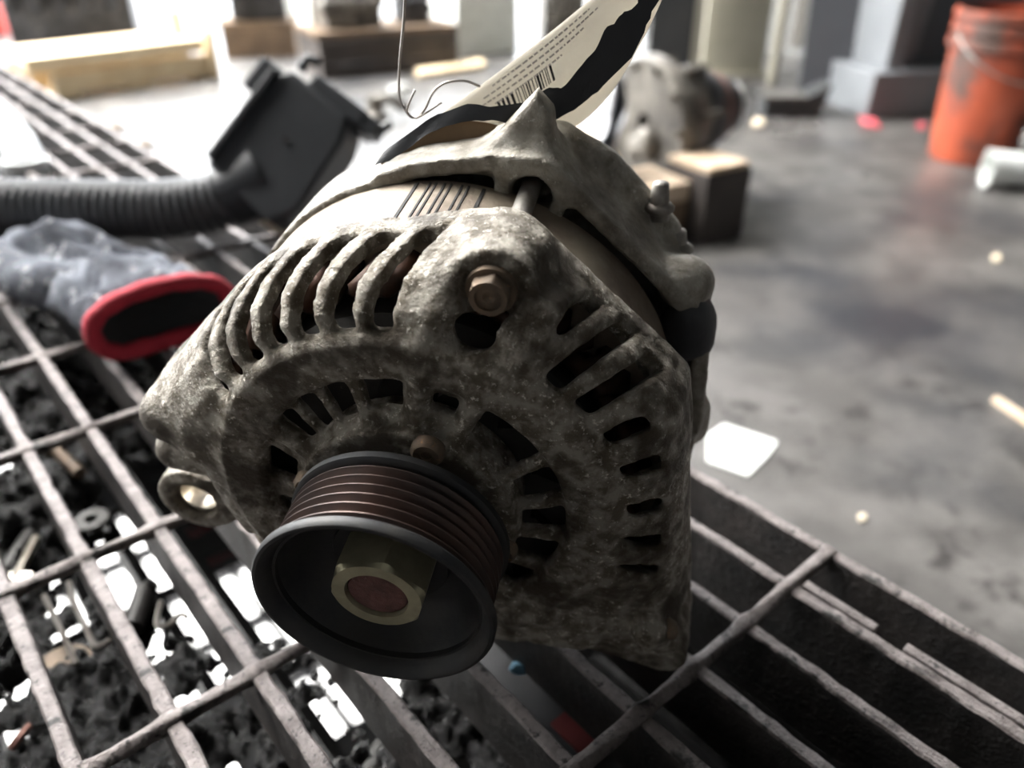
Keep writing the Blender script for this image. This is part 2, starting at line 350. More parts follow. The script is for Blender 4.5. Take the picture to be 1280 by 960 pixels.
def rod_mesh(seed, a=.0046):
    L0, L1 = SB[0]-.004, SB[-1]+.003; ss = np.arange(L0, L1, .0025); rows = []
    nz = fbm(ss*120, ss*0+seed*2.2, seed+70, 3)-.5
    for i, s in enumerate(ss):
        ph = math.pi/2*(s-SB[0])/.03*.5+seed; dist = abs(((s-SB[0]+.015) % .03)-.015); k = 1+.35*math.exp(-(dist/.004)**2)+.3*nz[i]
        rows.append([Vector((s, a/2*1.3*k*math.cos(ph+j*math.pi/2+e), a/2*1.3*k*math.sin(ph+j*math.pi/2+e)-.0022)) for j in range(4) for e in (-.16, .16)])
    mb = MB(); n = 8; m = len(rows); mb.add([p for r in rows for p in r], [(i*n+j, i*n+(j+1) % n, (i+1)*n+(j+1) % n, (i+1)*n+j) for i in range(m-1) for j in range(n)] + [tuple(range(n)), tuple(range((m-1)*n, m*n))])
    return mb.mesh('cross_rod', 'grating', auto=50)
RV = [rod_mesh(i) for i in range(3)]
for k in range(-1, 20): link('cross_rod', RV[k % 3], G, loc=(0, k*.1-.002-.8, 0))
mb = MB()                                # angle strip welded along the second bar, with its gap
for q0, q1 in ((-.15, .053), (.064, .094)): mb.cbox((.2347, (q0+q1)/2-.8, -.0026), (.0042, q1-q0, .0056), .0006)
put('welded_strip', mb, 'grating', G)
# tray below
TZ = -.066
T_ = thing('drip_tray', 'black oily drip tray lying under the steel grating', 'tray', SQ(0, .8, FLOOR), TH-math.pi/2)
zt = TZ-.012-FLOOR
mb = MB().box((-.1, 0, zt-.006), (.72, 2.15, .008)); put('tray_floor', mb, 'tray', T_)
for s in (-.46, .262): put('tray_side', MB().box((s-.001, 0, zt+.012), (.004, 2.15, .036)), 'tray', T_)
for q in (-1.076, 1.076): put('tray_end', MB().box((-.1, q, zt+.012), (.72, .004, .036)), 'tray', T_)
for s in (-.44, .24):
    for q in (-.9, 0, .9): put('leg', MB().box((s, q, (zt-.01)/2), (.03, .03, zt-.01)), 'tray', T_)
    put('side_rail', MB().box((s, 0, zt+.028), (.012, 2.1, .034)), 'tray', T_)
oil = tag(put('oil_pool', MB().add([SQ(s, q, TZ) for s, q in ((-.455, -.25), (.255, -.25), (.255, 1.85), (-.455, 1.85))], [(0, 1, 2, 3)]), 'oil'), 'black mirror-like oil pool reflecting the roof panes below the grating', 'oil'); oil['kind'] = 'stuff'
ss = np.arange(-.30, .255, .0017); qs = np.arange(.03, .72, .0017); SS, QQ = np.meshgrid(ss, qs, indexing='ij')
hgt = (fbm(SS*70, QQ*70, 3, 5)-.5)*.030 + (fbm(SS*16, QQ*16, 9, 3)-.5)*.045
dpu = np.minimum(np.hypot((SS-.070)/.046, (QQ-.372)/.10), np.hypot((SS-.088)/.030, (QQ-.305)/.045))
hgt += np.clip((dpu-1.0)*2.5, -1, 0)*.040 + np.clip(dpu-1, 0, 1)*.008
hgt += .004*(SS < .12) - .03*(SS > .12)
hgt -= np.exp(-(((SS-.0)/.035)**2+((QQ-.33)/.07)**2))*.02
hgt += (fbm(SS*230, QQ*230, 31, 3)-.5)*.011*(dpu > .8)
hgt = np.minimum(hgt, .028)
mb = MB().grid([[SQ(ss[i], qs[j], TZ+hgt[i, j]) for j in range(len(qs))] for i in range(len(ss))])
sl = tag(link('sludge_heap', mb.mesh('sludge', 'sludge', smooth=True, fix=False)), 'lumpy black greasy sludge filling the tray under the grating', 'sludge'); sl['kind'] = 'stuff'

# ================================================================== alternator
ALT = thing('alternator', 'dirty cast aluminium car alternator with ribbed black pulley resting on the grating', 'alternator', M=ALTM)
mm = .001
def front_bracket():
    X, T, Z = grid3(-117, 99, 29, 82, -86, 92, .85)
    r = np.hypot(X, Z); th = np.arctan2(Z, X); deg = np.degrees(th)
    A, R = outline(76.8, [[(0, 0), (0, 77.6), (16, 81), (30, 80), (38, 73.5), (77, 36.5), (79, 20)], [(0, 0), (79, 25), (81, 0), (86, -40), (88, -60), (85, -78), (50, -80), (20, -77)], [(0, 0), (-50, 59), (-88, 22), (-93, 13), (-90, 4), (-72, 2)]])
    Ro = np.interp(th, A, R).astype(np.float32); rp = np.where(r < 60, r, 60+(r-60)*16.8/(Ro-60))
    f = seg2(rp, T, (48.8, 40.2), (57.4, 39.6))-2.9
    pl = [(58.0, 40.0), (65, 41.8), (70.3, 46.6), (73, 53), (74.2, 60), (74.4, 69)]
    sh = np.minimum.reduce([seg2(rp, T, a, b) for a, b in zip(pl, pl[1:])])-2.2
    sh = np.minimum(sh, seg2(rp, T, (74.2, 66), (74.2, 69.5))-2.7)
    slant = 8.0*np.clip((T-41)/23, 0, 1)
    def slot(c, w_, r0, r1=200, t1=63.5):
        d = np.abs((deg+slant-c+180) % 360-180)*r*(math.pi/180)-w_/2; s = smax(d, r0-rp, 2.2); s = smax(s, T-t1, 2.2); return smax(s, rp-r1, 1.5) if r1 < 100 else s
    for c, w_ in [(91.8, 6.9), (101.2, 6.9), (110.6, 6.7), (119.8, 6.7), (129, 6.7), (137.6, 6.0), (145.6, 5.2)]: sh = smax(sh, -slot(c, w_, 60.2), 1.4)
    for c, w_, t1 in [(58, 5.2, 62), (49.5, 6.2, 64), (40, 6.2, 60), (29.5, 5.2, 55), (18.5, 5, 54), (5, 6, 56), (-7, 5.5, 56), (-17, 4, 52)]: sh = smax(sh, -slot(c, w_, 62.5, 200 if c > 35 else 70.5, t1), 1.8)
    for c in (-62, -72, -82, -92, -102, -112, -122, -132, -142, -152): sh = smax(sh, -slot(c, 5.6, 62.5), 1.8)
    f = smin(f, sh, 2.4)
    f = np.minimum(f, np.maximum(np.maximum(np.abs(T-65.5)-2.5, 73.6-r), rp-74.5))       # back plate added to stop light leaking through the lugs
    ip = seg2(r, T, (30, 38.2), (47, 42.2))-2.0
    def islot(a0, a1, r0, r1):
        c = (a0+a1)/2; d = (np.abs((deg-c+180) % 360-180)-(a1-a0)/2)*r*(math.pi/180); return smax(smax(d, r0-r, 1.2), r-r1, 1.2)
    for q in [(136.5, 146, 35, 47), (123, 132.5, 34.5, 47), (109, 119, 34.5, 47), (88, 103.5, 36.5, 46.5), (66.5, 77, 38.5, 43.5), (31, 58, 32.5, 47), (11, 25.5, 33, 47), (-9, 5, 33, 47), (-30, -15, 33, 47), (-52, -37, 33, 47), (-75, -58, 33, 47), (-98, -82, 33, 47), (-122, -104, 33, 47), (160, 176, 36, 46), (-172, -152, 36, 46)]: ip = smax(ip, -islot(*q), 1.4)
    f = smin(f, ip, 1.8)
    for a0, rr in ((82, 2.2), (62.5, 2.0), (148, 2.0)):      # stiff radial ribs on the face
        ca, sa = math.cos(math.radians(a0)), math.sin(math.radians(a0)); f = smin(f, caps(X, T, Z, (30*ca, 37.5, 30*sa), (49*ca, 39.5, 49*sa), rr+1), 2)
    f = smin(f, np.maximum(np.abs(r-22)-10.5, np.abs(T-41)-8), 1.5)                     # bearing hub
    # through-bolt boss at the top
    bx, bz = 25.5, 71.5
    f = smin(f, cyl(X, T, Z, (bx, bz), 10.5, 47, 68), 4)
    f = smin(f, caps(X, T, Z, (8, 42, 59), (15, 48, 72), 4.2), 4); f = smin(f, caps(X, T, Z, (33, 42, 54), (38, 49, 65), 4.6), 4)
    f = smin(f, caps(X, T, Z, (19, 60, 76), (33, 61, 74), 4.5), 5)
    cav = caps(X, T, Z, (18, 36, 63.5), (26, 48, 60.5), 5.0); f = smax(f, -cav, 2)
    f = smax(f, -cyl(X, T, Z, (bx, bz), 7.6, 20, 46), 1.8)
    # upper-left lug: flat wing, split boss, knob
    f = smin(f, caps(X, T, Z, (-84, 52, 12), (-80, 66, 14), 7), 5)
    f = smin(f, caps(X, T, Z, (-60, 47, 20), (-84, 52, 14), 5.5), 4)
    f = smax(f, -caps(X, T, Z, (-96, 46, 3.5), (-80, 50, 4.5), 2.6), 2)
    f = smin(f, caps(X, T, Z, (-66, 52, -5), (-85, 53, -3.5), 7.4), 2.0)
    # mounting ear with hole, lower left
    ex, ez_ = -94, -39
    ear = np.maximum(np.hypot(X-ex, Z-ez_)-14.5, np.abs(T-67)-7); arm = np.maximum(seg2(X, Z, (ex, ez_), (-62, -34))-10, np.abs(T-67)-6.5)
    f = smin(f, smin(ear, arm, 4), 3); f = smax(f, -cyl(X, T, Z, (ex, ez_), 8.6, 40, 99), .8)
    # lower right foot and rough pads below the pulley
    f = smin(f, np.maximum(seg2(X, Z, (60, -62), (80, -70))-8.5, np.abs(T-58)-14), 5)
    f = smin(f, caps(X, T, Z, (74, 40, -50), (82, 52, -66), 5.5), 4)
    f = smin(f, np.maximum(seg2(X, Z, (22, -57), (50, -58))-7, np.abs(T-50)-11), 5)
    for i in range(7): f = smin(f, caps(X, T, Z, (24+i*4, 39, -60.5+.3*(i % 2)), (25+i*4, 42, -62), 1.7), 1.2)
    for c in ((28, 38, -49), (39, 39, -47), (57, 42, -40), (62, 44, -28), (60, 42, -14)): f = smin(f, caps(X, T, Z, c, (c[0]+3, c[1]+1, c[2]-1), 3.4), 3)
    f = f + .07*rough3(X, T, Z, .5, 5)
    V, Q = nets(f, (-117, 29, -86), .85); return np_mesh('front_bracket', V*mm, Q, 'cast')
link('front_bracket', front_bracket(), ALT)
def rear_bracket():
    X, T, Z = grid3(-95, 99, 92, 136, -90, 110, 1.0)
    r = np.hypot(X, Z); th = np.arctan2(Z, X)
    A, R = outline(77, [[(0, 0), (-22, 75.5), (-8, 80.8), (18, 84.5), (33, 82.5), (42, 74), (80, 37.5), (84, 26)], [(0, 0), (84, 30), (86, 0), (84, -30), (66, -54)], [(0, 0), (-60, -58), (-30, -84), (30, -84), (60, -60)]])
    Ro = np.interp(th, A, R).astype(np.float32); rr = r*77/Ro
    f = 0
    f = smax(np.maximum(rr-77, np.abs(T-111)-14), -np.maximum(rr-72, T-121), 1.5)
    f = smin(f, cyl(X, T, Z, (26.5, 72), 11, 97.5, 124), 4)
    f = smax(f, -cyl(X, T, Z, (26.5, 72), 6.6, 80, 112), 1.0)
    # pointed gusset on top
    tri = [(6, 76), (33, 76), (31.5, 94), (27, 99.5)]; d = None
    for i in range(4):
        (x1, y1), (x2, y2) = tri[i], tri[(i+1) % 4]; nx, ny = y2-y1, -(x2-x1); l = math.hypot(nx, ny); e = ((X-x1)*nx+(Z-y1)*ny)/l; d = e if d is None else np.maximum(d, e)
    f = smin(f, smax(d, np.abs(T-109)-6.5*np.clip((112-Z)/26, .3, 1), 2), 5)
    # lumps on the right shoulder
    f = smin(f, caps(X, T, Z, (74.5, 106, 42), (76, 116, 36), 8.6), 4)
    f = smin(f, caps(X, T, Z, (45, 126, 70), (66, 127, 48), 6.5), 4); f = smin(f, caps(X, T, Z, (32, 124, 78), (40, 124, 74), 6), 4)
    f = smin(f, caps(X, T, Z, (84, 104, -8), (85, 110, -22), 5), 4)
    f = f+.07*rough3(X, T, Z, .5, 9)
    V, Q = nets(f, (-95, 92, -90), 1.0); return np_mesh('rear_bracket', V*mm, Q, 'cast_rear')
link('rear_bracket', rear_bracket(), ALT)
def P(mbv): mbv.v = [(p[0]*mm, p[1]*mm, p[2]*mm) for p in mbv.v]; return mbv
# stator core with lamination seams
sc = put('stator_core', P(MB().lathe([(60, 66), (74.8, 66), (75, 68), (75, 97), (74.8, 99), (60, 99)], 128, close=True)), 'stator', ALT, auto=40)
for a in (80, 83.5, 85, 87.5, 89, 91, 92.4, 95.5):
    a_ = math.radians(a); put('seam', P(MB().box((75*math.cos(a_), 82, 75*math.sin(a_)), (.6 if a not in (80, 95.5) else 1.0, 29, .5), Matrix.Rotation(math.pi/2-a_, 3, 'Y'))), 'stator_line', sc)
# windings, rotor, fan seen through the vents
wd = MB()
for i in range(48):
    a = 2*math.pi*i/48; c0, s0 = math.cos(a), math.sin(a); a2 = a+.16; c1, s1 = math.cos(a2), math.sin(a2)
    wd.tube([(66*c0, 76, 66*s0), (67*c0, 62, 67*s0), (64*(c0+c1)/2, 55, 64*(s0+s1)/2), (60*c1, 62, 60*s1), (60*c1, 76, 60*s1)], 3.0, 6)
put('winding', P(wd), 'copper', ALT, smooth=True)
rt = MB().lathe([(8, 50), (52, 50), (57, 54), (57, 95), (8, 95)], 48, close=True)
put('rotor', P(rt), 'dark_iron', ALT, auto=30)
fn = MB()
for i in range(12):
    a = math.radians(i*30+8); fn.box((44*math.cos(a), 48.5, 44*math.sin(a)), (19, 5, 1.4), Matrix.Rotation(-a+.5, 3, 'Y'))
put('cooling_fan', P(fn), 'dark_iron', ALT)
# pulley
pul = MB().lathe([(12, 18.5), (17, 18.3), (21.5, 17.0), (25.0, 13), (27.2, 8), (29.2, 3), (30.6, .6), (31.6, 0), (32.5, .15), (33, .9), (33, 2.6), (31.6, 4.0), (28, 4.2), (28, 23.6), (30.6, 23.6), (31.9, 24.4), (31.9, 26.4), (31, 27.2), (12, 27.2)], 128, close=True)
po = put('pulley', P(pul), 'black_steel', ALT, auto=35)
gp = [(28.2, 4.3)]
for i in range(6):
    t = 4.5+i*3.18; gp += [(28.4, t), (30.5, t+1.25), (30.85, t+1.45), (30.85, t+1.75), (30.5, t+1.95)]
gp += [(28.4, 23.7)]
put('grooved_rim', P(MB().lathe(gp, 128)), 'groove_steel', po, auto=25)
# nut and shaft
def nut_mesh(R, t0, t1, rot, cham):
    mb = MB(); rows = []; n = 72
    for t, lim in ((t1, 99), (t0+cham*1.6, 99), (t0+cham*.8, R*.965), (t0, R*.87), (t0, R*.62), (t0+1.5, R*.60)):
        row = []
        for j in range(n):
            a = 2*math.pi*j/n; d = ((a-rot) % (math.pi/3))-math.pi/6; rr = min(R*math.cos(math.pi/6)/math.cos(d), lim)
            if t == t0+cham*1.6 : tt = t-max(0, (R*math.cos(math.pi/6)/math.cos(d)-R*.9))*-.9-cham*.9
            else: tt = t
            row.append(Vector((rr*math.cos(a), tt, rr*math.sin(a))))
        rows.append(row+[row[0]])
    return mb.grid(rows)
nt_ = put('pulley_nut', P(nut_mesh(14.2, 4.2, 18.5, math.radians(14), 1.6)), 'nut_zinc', ALT, auto=28)
put('washer', P(MB().lathe([(9, 16.5), (16.5, 16.5), (16.8, 17), (16.8, 18.6), (9, 18.6)], 48, close=True)), 'black_steel', ALT, auto=35)
sh = MB().lathe([(0.01, 5.4), (2.2, 5.0), (6.5, 4.9), (8.1, 5.3), (8.5, 6.2), (8.5, 60), (.01, 60)], 48)
put('shaft', P(sh), 'rust_shaft', ALT, auto=40)
# through bolts: flanged hex heads and studs
def bolt(bx, bz, t0, R, L, stud_r, m='bolt_rust', fl=1.35):
    h = put('bolt_head', P(shift(nut_mesh(R, 1.5, 5.5, .3, 1.0), (-bx, -t0, -bz))), m, ALT, auto=30)
    put('socket', P(MB().lathe([(R*.62, t0+2.4), (R*.3, t0+2.2), (.01, t0+2.9)], 12, c=(bx, 0, bz))), m, h)
    put('flange', P(MB().lathe([(.5, t0+5.2), (R*fl*.96, t0+5.2), (R*fl, t0+5.8), (R*fl, t0+7.2), (.5, t0+7.2)], 40, c=(bx, 0, bz), close=True)), m, h, auto=35)
    if L: put('stud', P(MB().lathe([(.01, t0+6), (stud_r, t0+6), (stud_r, t0+L), (.01, t0+L)], 24, c=(bx, 0, bz))), 'stud_steel', h, auto=40)
bolt(25.5, 71.5, 40.0, 5.4, 92, 3.0, fl=1.22)
bolt(66, -36, 42, 6.2, 0, 3)
for a in (72, 162, 252, 342):
    a_ = math.radians(a); bx, bz = 29.5*math.cos(a_), 29.5*math.sin(a_)
    put('retainer_screw', P(MB().lathe([(.01, 30.6), (1.6, 30.9), (1.7, 30.2), (3.6, 30.0), (4.6, 31.2), (4.8, 33.5)], 24, c=(bx, 0, bz))), 'bolt_rust', ALT, auto=35)
put('ear_bushing', P(MB().lathe([(7.2, 63), (8.7, 63), (8.7, 75), (7.2, 75)], 40, c=(-94, 0, -39), close=True)), 'bushing', ALT, auto=40)
put('rear_cover', P(MB().lathe([(.01, 150), (55, 149), (66, 145), (70, 138), (71, 124), (.01, 124)], 64)), 'dark_iron', ALT, auto=35)
cap = MB().blob((77.5, 104, 27), (9.5, 10, 13), 4, 3, .10); put('rubber_cap', P(cap), 'rubber_black', ALT, smooth=True)
for (x, t, z, h, rr) in ((64, 122, 55, 12, 3.2), (71, 124, 41, 9, 3.6)):
    tb = MB().tube([(x, t, z), (x, t+1, z+h*.5), (x, t+1, z+h)], [rr*1.2, rr, rr*.8], 10); tb.blob((x, t, z+h*.35), (rr*1.5, rr*1.5, 2.2), 3, 2, .1); put('terminal_stud', P(tb), 'stud_steel', ALT, smooth=True)
rc = MB().blob((79, 43, -52), (5.5, 4, 4.0), 8, 2, .15); put('rust_scale', P(rc), 'bolt_rust', ALT, smooth=True)
#END_ALT

# ================================================================== things on the grating
# harness: plug housing on a ribbed conduit
H0 = W(290, 285, 0.0)
HA = thing('cable_harness', 'black plastic plug housing on a ribbed black conduit behind the alternator', 'cable harness', H0)
path = crv([D(-150, 258, .62), D(-60, 262, .62), D(40, 262, .62), (D(140, 263, .62)), D(215, 262, .62), D(270, 252, .62), D(318, 232, .62)], 320)
cum = [0.]
for a_, b_ in zip(path, path[1:]): cum.append(cum[-1]+(b_-a_).length)
nn_ = int(cum[-1]/.001); path = [Vector([float(np.interp(k*.001, cum, [p[c_] for p in path])) for c_ in range(3)]) for k in range(nn_)]
path = [p-H0 for p in path]
zmin = min(p.z for p in path)
rad = [.0228+.0017*math.sin(i*2*math.pi/7) for i in range(len(path))]
put('conduit', MB().tube(path, rad, 20), 'conduit', HA, smooth=True)
ru = (Vector((FPX*0+1, 0, 0))); dn = Vector(tuple(CF)); upv = Vector(tuple(CU))
bu = (ru*.60+upv*.80).normalized(); bv = (ru*.80-upv*.60).normalized(); bw = bu.cross(bv)   # housing axes: long, across, thick
HM = Matrix((( bv.x, bw.x, bu.x), (bv.y, bw.y, bu.y), (bv.z, bw.z, bu.z)))
def HP(u, v, dd=0): return D(u, v, .62+dd)-H0
cx = HP(362, 190)
HS = .76
poly = [(-.048, -.062), (.040, -.072), (.056, -.045), (.050, .038), (.040, .062), (-.036, .066), (-.046, .052)]
body = MB().prism(poly, -.026, .026, lambda x, y, h: HM @ Vector((x*HS, h, y*HS))+cx)
hb = put('housing', body, 'black_plastic', HA)
bv_m = hb.modifiers.new('edge', 'BEVEL'); bv_m.width = .004; bv_m.segments = 2
put('collar', MB().tube([HP(285, 246), HP(308, 236), HP(335, 220)], [.0255, .0275, .030], 24), 'black_plastic', HA, auto=35)
put('latch_tab', MB().cbox(HM @ Vector((-0.0464, 0, 0.0336))+cx, (.022, .028, .028), .003, HM), 'black_plastic', HA)
put('rim_plate', MB().cbox(HM @ Vector((-0.0352, -.002, 0.0000))+cx, (.006, .056, .085), .0015, HM), 'black_plastic', HA)
cp = put('end_cap', MB().cbox(HM @ Vector((0.0144, 0, 0.0528))+cx, (.052, .048, .014), .003, HM), 'black_plastic', HA)
put('clip', MB().tube([HM @ Vector((-0.0272, -.01, 0.0560))+cx, HM @ Vector((-0.0288, -.01, 0.0672))+cx, HM @ Vector((-0.0192, -.01, 0.0688))+cx], .004, 8), 'black_plastic', cp, smooth=True)
put('clip', MB().cbox(HM @ Vector((0.0448, -.01, 0.0528))+cx, (.014, .026, .012), .002, HM).tube([HM @ Vector((0.0480, -.01, 0.0496))+cx, HM @ Vector((0.0544, -.01, 0.0656))+cx], .004, 8), 'black_plastic', cp)
put('vent_hole', MB().cbox(HM @ Vector((0.0032, -.0262, 0.0040))+cx, (.006, .002, .004), .0005, HM), 'stator_line', HA)

# glove: knitted hand lying flat, cuff opening towards the camera
def glove():
    c_r, c_l = W(286, 374, .022), W(116, 420, .022)             # ends of the cuff mouth
    base = W(130, 400, 0)
    g = thing('work_glove', 'grey knitted work glove with a red cuff hem lying on the grating', 'glove', base)
    acr = (c_r-c_l); Lw = acr.length; acr.normalize(); back = Vector((-.62, .78, 0)).normalized(); upz = Vector((0, 0, 1))
    mid = (c_r+c_l)/2; mid.z = .022
    def ring(k):                                               # sections from the mouth to the fingers
        f = k/26; n = 36; out = []
        w_ = Lw/2*(1-.10*math.sin(f*2.6)+.18*max(0, f-.35)); h = .0195*(1-.10*f)+.004*math.sin(f*7+.6)*min(1, f*4)
        if f > .86: w_ *= math.sqrt(max(.02, 1-((f-.86)/.15)**2)); h *= math.sqrt(max(.03, 1-((f-.86)/.15)**2))
        c = mid+back*(f*.17)+acr*(-.03*f); c.z = max(.003+h*.9, .022*(1-f*.3))
        for j in range(n):
            a = 2*math.pi*j/n; cs, sn = math.cos(a), math.sin(a)
            wr = .0016*math.sin(cs*9+f*11)+.0016*math.sin(cs*5-f*23+1.3) if sn > -.2 and k > 0 else 0
            fold = (.0045*math.sin(cs*4.1+f*9)+.003*math.sin(cs*11-f*6)+.003*math.sin(f*31+cs*3))*min(1, f*5) if sn > 0 else 0
            p = c+acr*(w_*abs(cs)**.9*(1 if cs > 0 else -1))+upz*(h*abs(sn)**.85*(1 if sn > 0 else -1)+wr+fold)
            p.z = max(p.z, .0062); out.append(p-base)
        return out
    rows = [ring(k) for k in range(27)]; mb = MB()
    mb.grid([r+[r[0]] for r in rows]); mb.f.append(tuple(range(26*37, 26*37+36)))
    put('knit_body', mb, 'glove_knit', g, smooth=True)
    mouth = rows[0]; cen = sum(mouth, Vector())/len(mouth); inner = MB(); ir = [[p+(cen-p)*.05-back*(-.003) for p in mouth], [p+(cen-p)*.12+back*.02 for p in mouth], [p+(cen-p)*.45+back*.05 for p in mouth], [cen+back*.06+(p-cen)*.02 for p in mouth]]
    inner.grid([r+[r[0]] for r in ir]); put('lining', inner, 'glove_dark', g, smooth=True)
    hem = mouth
    put('cuff_hem', MB().tube(hem, [.0052+.0005*math.sin(i*2.1) for i in range(len(hem))], 10, closed=True), 'cuff_red', g, smooth=True)
    for i, (dx, ln) in enumerate(((-.75, .05), (-.3, .07), (.2, .075), (.65, .06))):     # finger stubs folded over
        c = mid+back*.150+acr*(Lw/2*dx*.9-.03)-base; pts = [Vector((c.x, c.y, .016)), Vector((c.x, c.y, .018))+back*ln*.5, Vector((c.x, c.y, .013))+back*ln]
        put('finger', MB().tube(crv(pts, 8), [.0135]*3+[.013]*4+[.011, .006], 12), 'glove_knit', g, smooth=True)
    th = [mid+acr*(-Lw/2*.8)+back*.08-base, mid+acr*(-Lw/2*1.35)+back*.12-base, mid+acr*(-Lw/2*1.6)+back*.17-base]
    for p in th: p.z = .0205
    put('thumb', MB().tube(crv(th, 10), [.017]*5+[.0155]*4+[.013, .007], 12), 'glove_knit', g, smooth=True)
glove()

# pale plastic elbow pipe
pb = W(40, 218, 0)
pp = thing('plastic_pipe', 'pale grey plastic pipe elbow standing at the far left of the grating', 'pipe', pb)
pts = crv([D(-75, 105, .86), D(-30, 130, .845), D(10, 165, .84), D(28, 192, .83), D(34, 212, .82)], 30); pts = [p-pb for p in pts]
put('tube', MB().tube(pts, .019, 24), 'pvc', pp, auto=50)
put('ring_collar', MB().tube([pts[-1]+Vector((-.001, 0, .010)), pts[-1]+Vector((0, -.002, -.016)), pts[-1]+Vector((0, -.003, -.03))], [.0225, .0225, .0215], 24), 'pvc', pp, auto=50)
put('drop_tube', MB().tube([pts[-1]+Vector((0, -.003, -.02)), Vector((pts[-1].x, pts[-1].y-.004, .008))], .0185, 24), 'pvc', pp, auto=50)

# paper tag with black strip, tied on with wire
TB = LP(520, 190, 112)
tg = thing('paper_tag', 'curled white paper tag with barcode and black tape leaning over the alternator', 'tag', TB)
def sheet(up, lo, n=40, m=10, off=(0, 0, 0), rag=0, th=.0004, seed=1, bow=0):
    U = crv([LP(*p)-TB for p in up], n); Lw = crv([LP(*p)-TB for p in lo], n); r = random.Random(seed); nor = -Vector(tuple(AX)); rows = []
    ju = [rag*(math.sin(i*.9+seed)*.3+math.sin(i*.37)*.4+(r.random()-.5)*.35) for i in range(n+1)]; jl = [rag*(math.sin(i*.7)*.3+(r.random()-.5)*.4) for i in range(n+1)]
    for i in range(n+1):
        d = (Lw[i]-U[i]); row = []
        for j in range(m+1):
            t = j/m; row.append(U[i]+d*t+(d.normalized()*(ju[i]*(1-t)+jl[i]*t))+nor*(bow*math.sin(math.pi*t))+Vector(off))
        rows.append(row)
    mb = MB().grid(rows); k = len(mb.v); nn = nor*th
    mb.add([Vector(p)+nn for p in mb.v[:k]], [f[::-1] for f in mb.f]); return mb, rows
UP = [(428, 232, 119), (470, 196, 121), (560, 136, 127), (660, 62, 130), (742, -4, 132), (810, -60, 133)]
LO = [(440, 243, 113), (500, 214, 116), (600, 200, 126), (686, 177, 133), (752, 130, 135), (803, 50, 137), (850, -50, 138)]
mb, rows = sheet(UP, LO, bow=.002); put('sheet', mb, 'paper', tg, smooth=True)
nor = -Vector(tuple(AX))
def on(fu, fv):                          # point on the sheet
    i = min(max(fu, 0), .999)*40; j = min(max(fv, 0), .999)*10; a, b = int(i), int(j); x, y = i-a, j-b
    return (rows[a][b]*(1-x)+rows[a+1][b]*x)*(1-y)+(rows[a][b+1]*(1-x)+rows[a+1][b+1]*x)*y+nor*.0006
def patch(fu0, fv0, fu1, fv1, skew=0): return MB().add([on(fu0, fv0), on(fu1, fv0), on(fu1+skew, fv1), on(fu0+skew, fv1)], [(0, 1, 2, 3)])
bc = MB(); x = .485; r = random.Random(5)
while x < .625:
    w_ = r.choice((.0022, .0035, .006)); bc.add(patch(x, .25, x+w_, .42, -.012).v, [(0, 1, 2, 3)]); x += w_+r.choice((.0025, .0045, .006))
put('barcode', bc, 'ink', tg)
tx = MB(); r = random.Random(3)
for line, (fv, a0, a1) in enumerate(((.07, .50, .78), (.13, .47, .80), (.19, .46, .74), (.25, .48, .66), (.47, .44, .53), (.15, .30, .42))):
    x = a0
    while x < a1:
        w_ = r.uniform(.004, .014); tx.add(patch(x, fv, min(x+w_, a1), fv+.018).v, [(0, 1, 2, 3)]); x += w_+r.uniform(.003, .006)
put('printed_text', tx, 'ink_grey', tg)
BU = [(478, 192, 108), (520, 158, 110), (560, 139, 112), (600, 131, 113), (646, 128, 114), (676, 117, 117), (706, 106, 119), (741, 62, 121), (758, 38, 122), (780, 20, 122), (794, 0, 123), (820, -45, 123)]
BL = [(470, 204, 106), (505, 190, 107), (540, 163, 109), (590, 150, 111), (640, 150, 113), (664, 166, 116), (686, 157, 118), (728, 127, 121), (766, 97, 122), (802, 48, 123), (822, 0, 124), (838, -45, 124)]
mb, _ = sheet(BU, BL, 60, 4, rag=.0016, th=.0012, seed=4); put('black_tape', mb, 'rubber_black', tg)
mb, _ = sheet([(478, 200, 111), (520, 168, 113), (570, 152, 115), (620, 156, 116), (650, 180, 116)], [(484, 214, 110), (530, 206, 111), (570, 202, 112), (610, 202, 112), (640, 206, 113)], 16, 3, th=.002); put('cardboard_backing', mb, 'brown_card', tg)
wr = MB().tube(crv([LP(508, -60, 122), LP(505, 20, 122), LP(500, 75, 122), LP(499, 118, 121), (LP(507, 138, 120)), LP(517, 147, 119), LP(530, 138, 119), LP(541, 116, 121), LP(556, 104, 122), LP(580, 101, 124), LP(600, 108, 126)], 60), .00042, 6)
wr.tube(crv([LP(519, 112, 120), LP(511, 130, 119), LP(509, 141, 119), LP(517, 147, 119), LP(526, 145, 118), LP(552, 128, 121)], 20), .00036, 6)
wo = put('tie_wire', shift(wr, TB), 'wire', smooth=True); wo.location = TB; tag(wo, 'thin steel tie wire looped through the paper tag and running upward', 'wire')
# cream scrap between plug and alternator
sc_ = W(365, 285, 0)
mb = MB().blob(W(364, 268, .018)-sc_, (.026, .014, .016), 12, 3, .22); mb.v = [(p[0], p[1], max(p[2], .001)) for p in mb.v]
tag(put('cream_scrap', mb, 'chip_cream', loc=sc_, smooth=True), 'small cream scrap on the grating between black plug and alternator', 'scrap')

